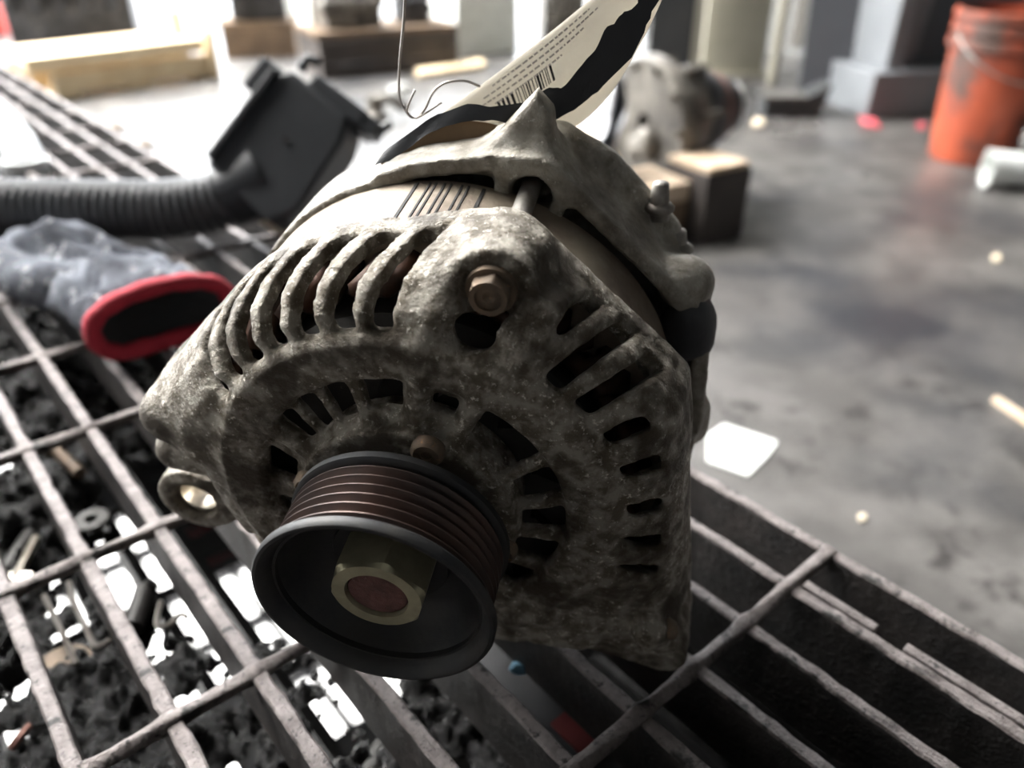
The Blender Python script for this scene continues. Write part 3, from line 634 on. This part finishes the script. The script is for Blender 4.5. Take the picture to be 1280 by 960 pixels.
# ================================================================== debris in the tray
def deb(name, mb, m, label, cat, auto=40):
    c = sum((Vector(p) for p in mb.v), Vector())/len(mb.v); c.z = min(p[2] for p in mb.v); o = put(name, shift(mb, c), m, loc=c, auto=auto); return tag(o, label, cat)
z_ = TZ+.006
deb('washer', MB().lathe([(.0035, 0), (.0085, 0), (.009, .001), (.009, .004), (.0035, .004)], 24, 'z', W(116, 655, z_), True), 'dark_iron', 'thick dark washer lying in the oil pool beside bright pane reflections', 'washer')
deb('brass_rod', MB().tube([W(178, 742, z_), W(192, 728, z_+.004)], .0036, 14).tube([W(166, 785, z_), W(182, 738, z_+.001)], .0052, 14), 'dark_iron', 'short stubby bolt with a pale end lying in the oil pool', 'bolt')
deb('bent_wire', MB().tube(crv([W(x, y, z_+.002) for x, y in ((201, 752), (196, 780), (210, 782), (226, 768), (234, 772))], 24), .0013, 6), 'wire', 'short curled bright wire at the edge of the oil pool', 'wire')
deb('wire_loop', MB().tube(crv([W(x, y, z_+.010) for x, y in ((86, 728), (92, 752), (110, 790), (120, 808), (138, 800))], 24), .0014, 6), 'wire', 'thin bent wire hooking round under the left grating cells', 'wire')
deb('steel_wire', MB().tube([W(55, 745, z_+.012), W(75, 785, z_+.012), W(95, 830, z_+.010)], .0014, 6), 'wire', 'straight thin wire under the left grating cells', 'wire')
deb('steel_spatula', MB().tube([W(20, 722, z_+.010), W(46, 672, z_+.012)], .0024, 8).cbox(W(24, 722, z_+.010), (.012, .006, .003), .0008), 'bushing', 'slim bright steel lever lying under the far left grating cells', 'lever')
deb('dark_pin', MB().tube([W(10, 715, z_), W(40, 668, z_+.004)], .005, 12), 'dark_iron', 'dark round pin beside the slim steel lever', 'pin')
deb('long_bolt', MB().tube([W(68, 562, z_+.014), W(100, 592, z_+.014)], .0036, 10).tube([W(63, 557, z_+.014), W(68, 562, z_+.014)], .0065, 6), 'bolt_rust', 'greasy long bolt lying on sludge left of the alternator', 'bolt')
deb('tan_disc', MB().lathe([(.001, .002), (.012, .002), (.0125, 0), (.001, -.002)], 24, 'z', W(80, 836, z_+.002)), 'bolt_rust', 'dull tan disc under the lower left grating cells', 'disc')
deb('rust_flake', MB().tube(crv([W(14, 936, z_+.02), W(24, 922, z_+.022), W(36, 908, z_+.02)], 6), .0016, 6), 'rust_red', 'small red rust flake on sludge at the lower left corner', 'flake')
z2 = -.030
deb('pink_rag', MB().blob(W(674, 832, z2), (.0045, .004, .004), 3, 2, .2), 'pink_cloth', 'small pink scrap below the pulley under the grating', 'scrap')
deb('blue_chip', MB().blob(W(652, 834, z2), (.0045, .003, .003), 4, 2, .2), 'blue_bit', 'small pale blue chip next to the pink scrap', 'scrap')
rp_ = W(705, 880, -.045)
deb('grey_box_lid', MB().cbox(rp_, (.034, .125, .006), .002, Matrix.Rotation(TH-math.pi/2, 3, 'Z')), 'dark_grey', 'dark grey strip lying below the grating in front of the alternator', 'strip')
deb('red_label', MB().cbox(W(742, 905, -.041), (.026, .022, .002), .0006, Matrix.Rotation(TH-math.pi/2, 3, 'Z')), 'dull_red', 'dark red label on the grey strip below the grating', 'label')

# ================================================================== floor bits
def flat(name, pix, m, label, cat, z=FLOOR+.001, th=.0015):
    P_ = [W(u, v, z) for u, v in pix]; c = sum(P_, Vector())/len(P_); mb = MB(); n = len(P_)
    mb.add([p-c for p in P_]+[p-c+Vector((0, 0, th)) for p in P_], [tuple(range(n)), tuple(range(n, 2*n))]+[(i, (i+1) % n, (i+1) % n+n, i+n) for i in range(n)]); return tag(put(name, mb, m, loc=c), label, cat)
flat('paper_sheet', [(884, 545), (905, 531), (971, 553), (958, 572), (934, 595), (884, 577)], 'white_plastic', 'white paper sheet on the floor just beside the grating edge', 'paper')
flat('wooden_stick', [(1239, 502), (1244, 498), (1300, 535), (1296, 542)], 'pale_wood', 'thin pale wooden stick on the floor at the right edge', 'stick', th=.006)
flat('red_scrap', [(1073, 148), (1092, 151), (1100, 160), (1080, 157)], 'pink_cloth', 'bright red scrap on the floor below the grey frame', 'scrap', th=.008)
flat('red_chip', [(1146, 155), (1156, 156), (1156, 162), (1147, 162)], 'pink_cloth', 'small red chip on the floor beside the orange bucket', 'scrap', th=.006)
flat('yellow_chip', [(940, 152), (953, 151), (955, 158), (942, 159)], 'chip_cream', 'small cream chip on the floor below the pole foot', 'chip', th=.008)
flat('white_chip', [(1240, 320), (1248, 319), (1250, 327), (1242, 328)], 'chip_cream', 'tiny cream chip alone on the open floor at right', 'chip', th=.004)
flat('pale_pebble', [(1073, 645), (1080, 644), (1082, 651), (1075, 652)], 'chip_cream', 'tiny pale pebble on the floor near the grating corner', 'chip', th=.003)
flat('floor_plank', [(519, 92), (602, 79), (606, 86), (524, 98)], 'pine', 'narrow pine plank on the floor in front of the dark crate', 'plank', th=.02)

def base_rot(p, q): d = W(*q, FLOOR)-W(*p, FLOOR); return math.atan2(d.y, d.x), d.length
def rotz(a): return Matrix.Rotation(a, 3, 'Z')
# pallet, top left
rz, Ln = base_rot((75, 127), (228, 103)); pl0 = W(75, 127, FLOOR)
pal = thing('wooden_pallet', 'new pale pine pallet on the bright floor at upper left', 'pallet', pl0, rz)
Ln = .60; Dp = .42
for y in (.02, Dp/2, Dp-.02): put('stringer', MB().cbox((Ln/2, y, .055), (Ln, .04, .07), .003), 'pine', pal)
for x in (.04, Ln/2, Ln-.03): put('block', MB().cbox((x, Dp/2, .010), (.08, Dp, .018), .003), 'pine', pal)
for i in range(4): put('deck_board', MB().cbox((Ln/2-.05, .03+i*.115, .128), (Ln+.06, .095, .05 if i == 0 else .022), .003), 'pine', pal)
put('end_post', MB().cbox((Ln+.015, .0, .09), (.035, .05, .18), .003), 'pine', pal); put('end_post', MB().cbox((Ln+.04, .28, .12), (.04, .06, .22), .003), 'pine', pal)
def engine(name, label, cat, loc, rz, sc, m, seed, group=None):
    e = thing(name, label, cat, loc, rz, group); r = random.Random(seed); a, b, c = sc
    put('block', MB().cbox((0, 0, c*.38), (a*.8, b*.8, c*.72), .02*c), m, e)
    put('head_cover', MB().cbox((-a*.05, 0, c*.84), (a*.62, b*.5, c*.24), .03*c), m, e, auto=40)
    put('sump', MB().cbox((0, 0, c*.05), (a*.6, b*.6, c*.1), .01), m, e)
    for i in range(5): put('port', MB().tube([Vector((-a*.32+i*a*.15, -b*.38, c*.55)), Vector((-a*.32+i*a*.15, -b*.55, c*.5)), Vector((-a*.32+i*a*.15, -b*.55, c*.3))], a*.035, 10), m, e, smooth=True)
    for i in range(4):
        x, z = r.uniform(-.35, .35)*a, r.uniform(.2, .6)*c; R_ = r.uniform(.07, .13)*a
        put('pulley_wheel', shift(MB().lathe([(.2*R_, 0), (R_, 0), (R_, .05), (.2*R_, .05)], 20, close=True), (-x, b*.46, -z)), m, e, auto=35)
    for i in range(6): put('cover_lump', MB().blob((r.uniform(-.4, .4)*a, r.uniform(-.42, .1)*b, r.uniform(.2, .95)*c), (a*.1, b*.12, c*.1), seed*9+i, 2, .2), m, e, smooth=True)
    for i in range(3): put('hose', MB().tube(crv([Vector((r.uniform(-.4, .4)*a, -b*.4, r.uniform(.3, .8)*c)) for _ in range(4)], 14), a*.022, 8), m, e, smooth=True)
    return e
engine('engine_block', 'dark greasy engine standing behind the pale pallet', 'engine', W(105, 58, FLOOR), .35, (.68, .5, .62), 'engine_dark', 2)
rb = W(-12, 45, FLOOR)
rd = thing('red_cabinet', 'red painted metal cabinet at the upper left corner', 'cabinet', rb, .35)
put('body', MB().cbox((-.12, .2, .3), (.40, .4, .6), .01), 'red_paint', rd); put('door', MB().cbox((-.12, -.004, .3), (.36, .01, .54), .004), 'red_paint', rd); put('handle', MB().tube([(.02, -.012, .28), (.02, -.03, .3), (.02, -.012, .36)], .006, 8), 'engine_dark', rd)
def crate(name, label, loc, rz, a, b, c, m, mtop):
    e = thing(name, label, 'crate', loc, rz)
    for i in range(3): put('side_board', MB().cbox((a/2, .01, c*(.17+.33*i)), (a, .02, c*.31), .003), m, e)
    for i in range(3): put('back_board', MB().cbox((a/2, b-.01, c*(.17+.33*i)), (a, .02, c*.31), .003), m, e)
    for x in (.01, a-.01): put('end_board', MB().cbox((x, b/2, c*.5), (.02, b-.04, c*.98), .003), m, e)
    for i in range(4): put('top_board', MB().cbox((a/2, b*(.125+.25*i), c+.011), (a+.02, b*.22, .022), .003), mtop, e)
    return e
rz, Ln = base_rot((395, 100), (565, 85)); c1 = W(395, 100, FLOOR)
c1 = c1+Vector((.03, 0, 0))
crate('dark_crate', 'dark brown wooden crate carrying greasy engine parts at top centre', c1, rz, Ln, .34, .15, 'dark_wood', 'old_wood')
engine('engine_casting', 'grey engine head lying on the dark brown crate at top centre', 'engine part', c1+Vector((math.cos(rz)*.17-math.sin(rz)*.17, math.sin(rz)*.17+math.cos(rz)*.17, .173)), rz+.1, (.30, .22, .2), 'engine_alu', 5)
engine('gearbox_part', 'small dark gearbox part beside the engine head on the dark crate', 'engine part', c1+Vector((math.cos(rz)*.46-math.sin(rz)*.18, math.sin(rz)*.46+math.cos(rz)*.18, .173)), rz-.1, (.16, .18, .19), 'engine_dark', 8)
c2 = W(282, 74, FLOOR); rz2 = rz
crate('brown_crate', 'small rusty brown crate under an engine left of the dark crate', c2, .18, .32, .26, .13, 'old_wood', 'old_wood')
engine('small_engine', 'dark small engine on the rusty brown crate at top', 'engine', c2+Vector((.14, .15, .153)), .3, (.30, .22, .26), 'engine_dark', 12)
for i, (u, v, lab) in enumerate(((358, 50, 'white jug shape in place of glare right of the small engine'), (404, 50, 'white jug shape in place of glare against the dark crate end'))):
    p = W(u, v, FLOOR); j = thing('glare_jug', lab, 'jug', p, .2, 'white glare shapes by the crates')  # white jug shapes added to stand for overexposed glare
    put('body', MB().lathe([(.01, 0), (.07, 0), (.075, .02), (.075, .2), (.06, .25), (.022, .28), (.022, .31), (.01, .31)], 24, 'z'), 'white_plastic', j, auto=40); put('cap', MB().lathe([(.01, .30), (.026, .30), (.026, .33), (.01, .33)], 20, 'z'), 'blue_bit', j, auto=40)
wb = W(560, 88, FLOOR); rzb, _ = base_rot((560, 88), (650, 78))
wbx = thing('white_box', 'tall white appliance box standing in bright light at top centre', 'box', W(575, 72, FLOOR), rzb)
put('carton', MB().cbox((.16, .18, .17), (.33, .34, .34), .004), 'white_plastic', wbx); put('flap', MB().cbox((.16, .02, .345), (.32, .16, .006), .001, Matrix.Rotation(-.2, 3, 'X')), 'white_plastic', wbx)
engine('grey_engine', 'grey engine standing behind the raised paper tag', 'engine', W(700, 52, FLOOR), .1, (.26, .3, .5), 'engine_alu', 21)
ps = W(712, 30, FLOOR); st = MB().tube(crv([D(700, -15, 4.6), D(712, 8, 4.5), D(718, 25, 4.45)], 10), .03, 8)
so = deb('red_strap', st, 'pink_cloth', 'red cloth strap hanging behind the raised paper tag', 'strap')
# wood chips on the bright floor
for i, (u, v, d) in enumerate(((148, 188, (.05, .03, .07)), (186, 200, (.035, .025, .05)))):
    p = W(u, v, FLOOR); b_ = tag(put('wood_offcut', MB().cbox((0, 0, d[2]/2), d, .003), 'old_wood', loc=p), ('larger brown wood offcut on the floor beyond the grating edge', 'smaller brown wood offcut on the floor beyond the grating edge')[i], 'offcut', 'wood offcuts beyond the grating'); b_.rotation_euler.z = .5
for i, (u, v, s_, m, lab) in enumerate(((470, 150, .06, 'engine_alu', 'bright alloy fitting on the floor behind the black plug'), (495, 130, .045, 'white_plastic', 'white plastic elbow fitting on the floor behind the tie wire'), (452, 165, .05, 'engine_dark', 'dark metal bracket on the floor beside the black plug'))):
    p = W(u, v, FLOOR); t = thing('metal_fitting', lab, 'fitting', p, i*.9)
    put('body', MB().lathe([(s_*.3, 0), (s_*.75, 0), (s_*.8, s_*.3), (s_*.5, s_*.5), (s_*.45, s_*1.3), (s_*.3, s_*1.3)], 20, 'z', close=True), m, t, auto=40); put('arm', MB().tube(crv([(0, 0, s_*1.0), (s_*.9, 0, s_*1.1), (s_*1.7, s_*.2, s_*.5)], 8), s_*.3, 10), m, t, smooth=True)

# right wall: columns, pole, cabinet, frame
def post(name, label, u0, u1, v, m, hh=2.6, dp=.14, cat='column'):
    a, b = W(u0, v, FLOOR), W(u1, v, FLOOR); d = b-a; rz = math.atan2(d.y, d.x)-.15; c = thing(name, label, cat, a, rz); L_ = d.length
    put('shaft', MB().cbox((L_/2, dp/2, hh/2), (L_, dp, hh), .008), m, c); put('base_plate', MB().cbox((L_/2, dp/2, .006), (L_+.04, dp+.04, .012), .003), m, c); return c
post('dark_column', 'dark painted steel column behind the wrapped transmission', 806, 858, 112, 'dark_paint')
post('pale_pipe', 'narrow pale pipe between the dark column and the cream panel', 857, 872, 100, 'cream_paint', dp=.05, cat='pipe')
post('cream_partition', 'wide cream wall panel right of the dark column', 874, 950, 94, 'cream_paint')
pf_ = W(962, 118, FLOOR); pz = thing('stand_pole', 'thin cream pole rising from a dark foot at upper right', 'pole', pf_, 0)
put('tube', MB().tube([(0, 0, .03), (0, 0, 2.4)], .018, 14), 'cream_paint', pz, auto=50); put('foot_plate', MB().lathe([(.01, 0), (.07, 0), (.07, .012), (.02, .03), (.01, .03)], 20, 'z'), 'dark_paint', pz, auto=40)
bf = W(955, 146, FLOOR); fb = thing('floor_bracket', 'dark wedge-shaped steel bracket on the floor below the hanging white sheet', 'bracket', bf, -.1)
put('wedge', MB().prism([(0, 0), (.17, 0), (.20, .10), (.12, .06), (0, .055)], 0, .12, lambda x, y, h: Vector((x, h, y))), 'dark_paint', fb); put('top_plate', MB().cbox((.06, .06, .06), (.14, .14, .012), .003), 'gear_iron', fb)
hs = thing('hanging_sheet', 'white paper sheet hanging beside the cream pole', 'sheet', W(987, 121, FLOOR), -.12)
put('sheet', MB().cbox((.01, -.02, .62), (.085, .004, .90), .001), 'paper', hs); put('hook_rail', MB().tube([(-.035, -.02, 1.08), (.065, -.02, 1.08)], .006, 8), 'dark_paint', hs); put('rail_post', MB().tube([(.062, -.01, 0), (.062, -.01, 1.09)], .006, 8), 'dark_paint', hs)
ca, cb = W(1003, 128, FLOOR), W(1112, 132, FLOOR); dcab = cb-ca; rzc = math.atan2(dcab.y, dcab.x)
gc = thing('steel_partition', 'large plain grey metal panel leaning against the right wall', 'panel', ca, rzc)
Lc = dcab.length; pol = [(-.02, 0), (Lc, 0), (Lc+.13, 1.4), (-.05, 1.4)]
put('sheet', MB().prism(pol, 0, .03, lambda x, y, h: Vector((x, h+y*.10, y))), 'grey_paint', gc); put('edge_flange', MB().prism([(Lc-.01, .1), (Lc+.035, .1), (Lc+.165, 1.4), (Lc+.12, 1.4)], -.02, .05, lambda x, y, h: Vector((x, h+y*.10, y))), 'grey_light', gc)
fa, fb_ = W(1090, 147, FLOOR), W(1172, 143, FLOOR); dfr = fb_-fa; rzf = math.atan2(dfr.y, dfr.x)
gf = thing('grey_cabinet', 'grey steel cabinet with a dark open front behind the orange bucket', 'cabinet', fa, rzf)
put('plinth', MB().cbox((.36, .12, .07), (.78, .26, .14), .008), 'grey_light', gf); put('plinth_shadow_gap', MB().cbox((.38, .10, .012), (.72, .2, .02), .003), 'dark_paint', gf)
put('side', MB().cbox((.06, .20, .75), (.06, .34, 1.3), .006, ), 'grey_light', gf); put('back', MB().cbox((.45, .36, .75), (.8, .03, 1.3), .004), 'grey_paint', gf)
put('inner_panel', MB().cbox((.48, .22, .44), (.60, .02, .60), .004), 'grey_paint', gf); put('shelf', MB().cbox((.48, .2, .77), (.72, .30, .025), .004), 'grey_light', gf); put('side', MB().cbox((.84, .20, .75), (.06, .34, 1.3), .006), 'grey_light', gf)

# bucket
bk = D(1222, 118, 0); b0 = W(1222, 196, FLOOR); BR = .145; BH = .365
bk = thing('orange_bucket', 'grimy orange plastic bucket standing on the floor at right', 'bucket', b0)
put('wall', MB().lathe([(.01, 0), (BR*.86, 0), (BR*.87, .004), (BR*.97, BH*.72), (BR, BH), (BR*.97, BH), (BR*.94, BH*.72), (BR*.84, .01), (.01, .01)], 64, 'z'), 'bucket', bk, auto=40)
for z, rr in ((.985, 1.045), (.90, 1.035), (.80, 1.05)): put('rim_ring', MB().lathe([(BR*rr*.94, BH*z-.012), (BR*rr, BH*z-.010), (BR*rr, BH*z+.008), (BR*rr*.94, BH*z+.010)], 64, 'z', close=True), 'bucket', bk, auto=40)
put('handle', MB().tube(crv([(BR*1.04*math.cos(a), BR*1.04*math.sin(a)-.0, BH*.86-.10*math.sin(math.pi*(a-math.pi*1.0)/math.pi)) for a in [math.pi+math.pi*k/10 for k in range(11)]], 30), .003, 6), 'wire', bk, smooth=True)
# gear and cup
gp_ = W(1300, 222, FLOOR); ge = thing('gear_wheel', 'greasy iron gear wheel propped against the bucket at the right edge', 'gear', gp_, 0)
Mg = Matrix.Translation((0, 0, .078)) @ Matrix.Rotation(.25, 4, 'Z') @ Matrix.Rotation(-.25, 4, 'X')
gm = MB().lathe([(.022, -.02), (.045, -.022), (.05, -.012), (.062, -.012), (.066, -.018), (.074, -.018), (.074, .018), (.022, .018)], 40, close=True)
put('rim', gm, 'gear_iron', ge, auto=35, M=Mg)
for i in range(24): a = i*math.pi/12; put('tooth', MB().box((.076*math.cos(a), 0, .076*math.sin(a)), (.008, .034, .010), Matrix.Rotation(-a, 3, 'Y')), 'gear_iron', ge, M=Mg)
for i in range(6): a = i*math.pi/3; put('stud', MB().tube([(.056*math.cos(a), -.026, .056*math.sin(a)), (.056*math.cos(a), -.01, .056*math.sin(a))], .006, 8), 'gear_iron', ge, M=Mg)
cu = thing('white_cup', 'white paper cup lying on its side in front of the orange bucket', 'cup', W(1258, 234, FLOOR), 0)
Mc = Matrix.Translation((0, 0, .045)) @ Matrix.Rotation(math.radians(80), 4, 'Z')
put('wall', MB().lathe([(.036, -.055), (.043, .055), (.0415, .055), (.0345, -.052)], 40, close=True), 'white_plastic', cu, auto=40, M=Mc); put('bottom', MB().lathe([(.001, -.05), (.036, -.05), (.036, -.047), (.001, -.047)], 40), 'white_plastic', cu, M=Mc); put('rim', MB().lathe([(.0415, .053), (.0445, .054), (.0445, .058), (.0415, .058)], 40, close=True), 'white_plastic', cu, auto=40, M=Mc)
# wrapped transmission on wood blocks
wk = W(908, 296, FLOOR); wbk = thing('wood_block', 'dark square timber block on the floor under the transmission', 'block', wk, .55)
put('timber', MB().cbox((-.02, .06, .07), (.12, .13, .14), .004), 'dark_wood', wbk); put('top_slat', MB().cbox((-.02, .06, .146), (.11, .12, .012), .003), 'pale_wood', wbk)
wl = W(836, 302, FLOOR); wl_ = thing('wood_plank_stack', 'weathered planks stacked left of the dark timber block', 'plank stack', wl, .5)
for i in range(3): put('plank', MB().cbox((-.03+.008*i, .06, .022+.040*i), (.12-.01*i, .13, .038), .003), 'old_wood' if i < 2 else 'pale_wood', wl_)
tr = W(840, 262, FLOOR); TR = thing('transmission', 'dirty alloy transmission case with stepped discs standing on wood blocks', 'transmission', tr, 0)
tc_ = D(818, 150, 1.70)-tr; Mt = Matrix.Translation(tc_) @ Matrix.Rotation(-1.05, 4, 'Z') @ Matrix.Rotation(.06, 4, 'X')
put('bell_housing', MB().lathe([(.02, -.03), (.13, -.03), (.135, -.02), (.135, .005), (.11, .03), (.10, .08), (.02, .08)], 40, close=True), 'engine_alu', TR, auto=35, M=Mt)
put('case', MB().lathe([(.02, .07), (.095, .07), (.10, .10), (.085, .14), (.02, .14)], 32, close=True), 'engine_dark', TR, auto=35, M=Mt)
put('copper_disc', MB().lathe([(.02, .138), (.075, .138), (.08, .145), (.08, .155), (.02, .158)], 32, close=True), 'rust_red', TR, auto=35, M=Mt)
put('output_flange', MB().lathe([(.01, .155), (.07, .16), (.062, .20), (.04, .215), (.01, .215)], 32, close=True), 'engine_dark', TR, auto=35, M=Mt)
put('end_seal', MB().lathe([(.03, .20), (.05, .205), (.048, .225), (.03, .225)], 32, close=True), 'white_plastic', TR, auto=35, M=Mt)
for i in range(10): a = 2*math.pi*i/10; put('flange_bolt', MB().tube([(.118*math.cos(a), -.045, .118*math.sin(a)), (.118*math.cos(a), .02, .118*math.sin(a))], .010, 8), 'engine_alu', TR, M=Mt)
for i in range(7): a = 2*math.pi*i/7+.2; put('rib', MB().box((.10*math.cos(a), .055, .10*math.sin(a)), (.05, .07, .012), Matrix.Rotation(-a, 3, 'Y')), 'engine_alu', TR, M=Mt)
for i in range(5): r = random.Random(40+i); put('casting_lump', MB().blob((r.uniform(-.08, .08), -.035+r.uniform(0, .1), r.uniform(-.09, .10)), (.03, .03, .035), 60+i, 2, .2), 'engine_alu', TR, smooth=True, M=Mt)
# crumpled plastic film
fp = W(790, 300, FLOOR); rows = []
for i in range(26):
    row = []
    for j in range(13):
        a, b = i/25, j/12; p = D(750+28*b+10*math.sin(a*5)-14*a, 92+150*a, 1.56+.05*math.sin(b*9+a*6)+.03*math.sin(a*17+b*5)); row.append(p-fp)
    rows.append(row)
mbf = MB().grid(rows); tag(put('plastic_film', mbf, 'film', loc=fp, smooth=True), 'crumpled clear plastic film draped on the left of the transmission', 'film')
ow = W(770, 235, FLOOR); tag(put('pine_board', MB().cbox((0, .1, .05), (.3, .2, .10), .004), 'pine', loc=ow), 'bright pine board lying behind the alternator and plastic film', 'board')
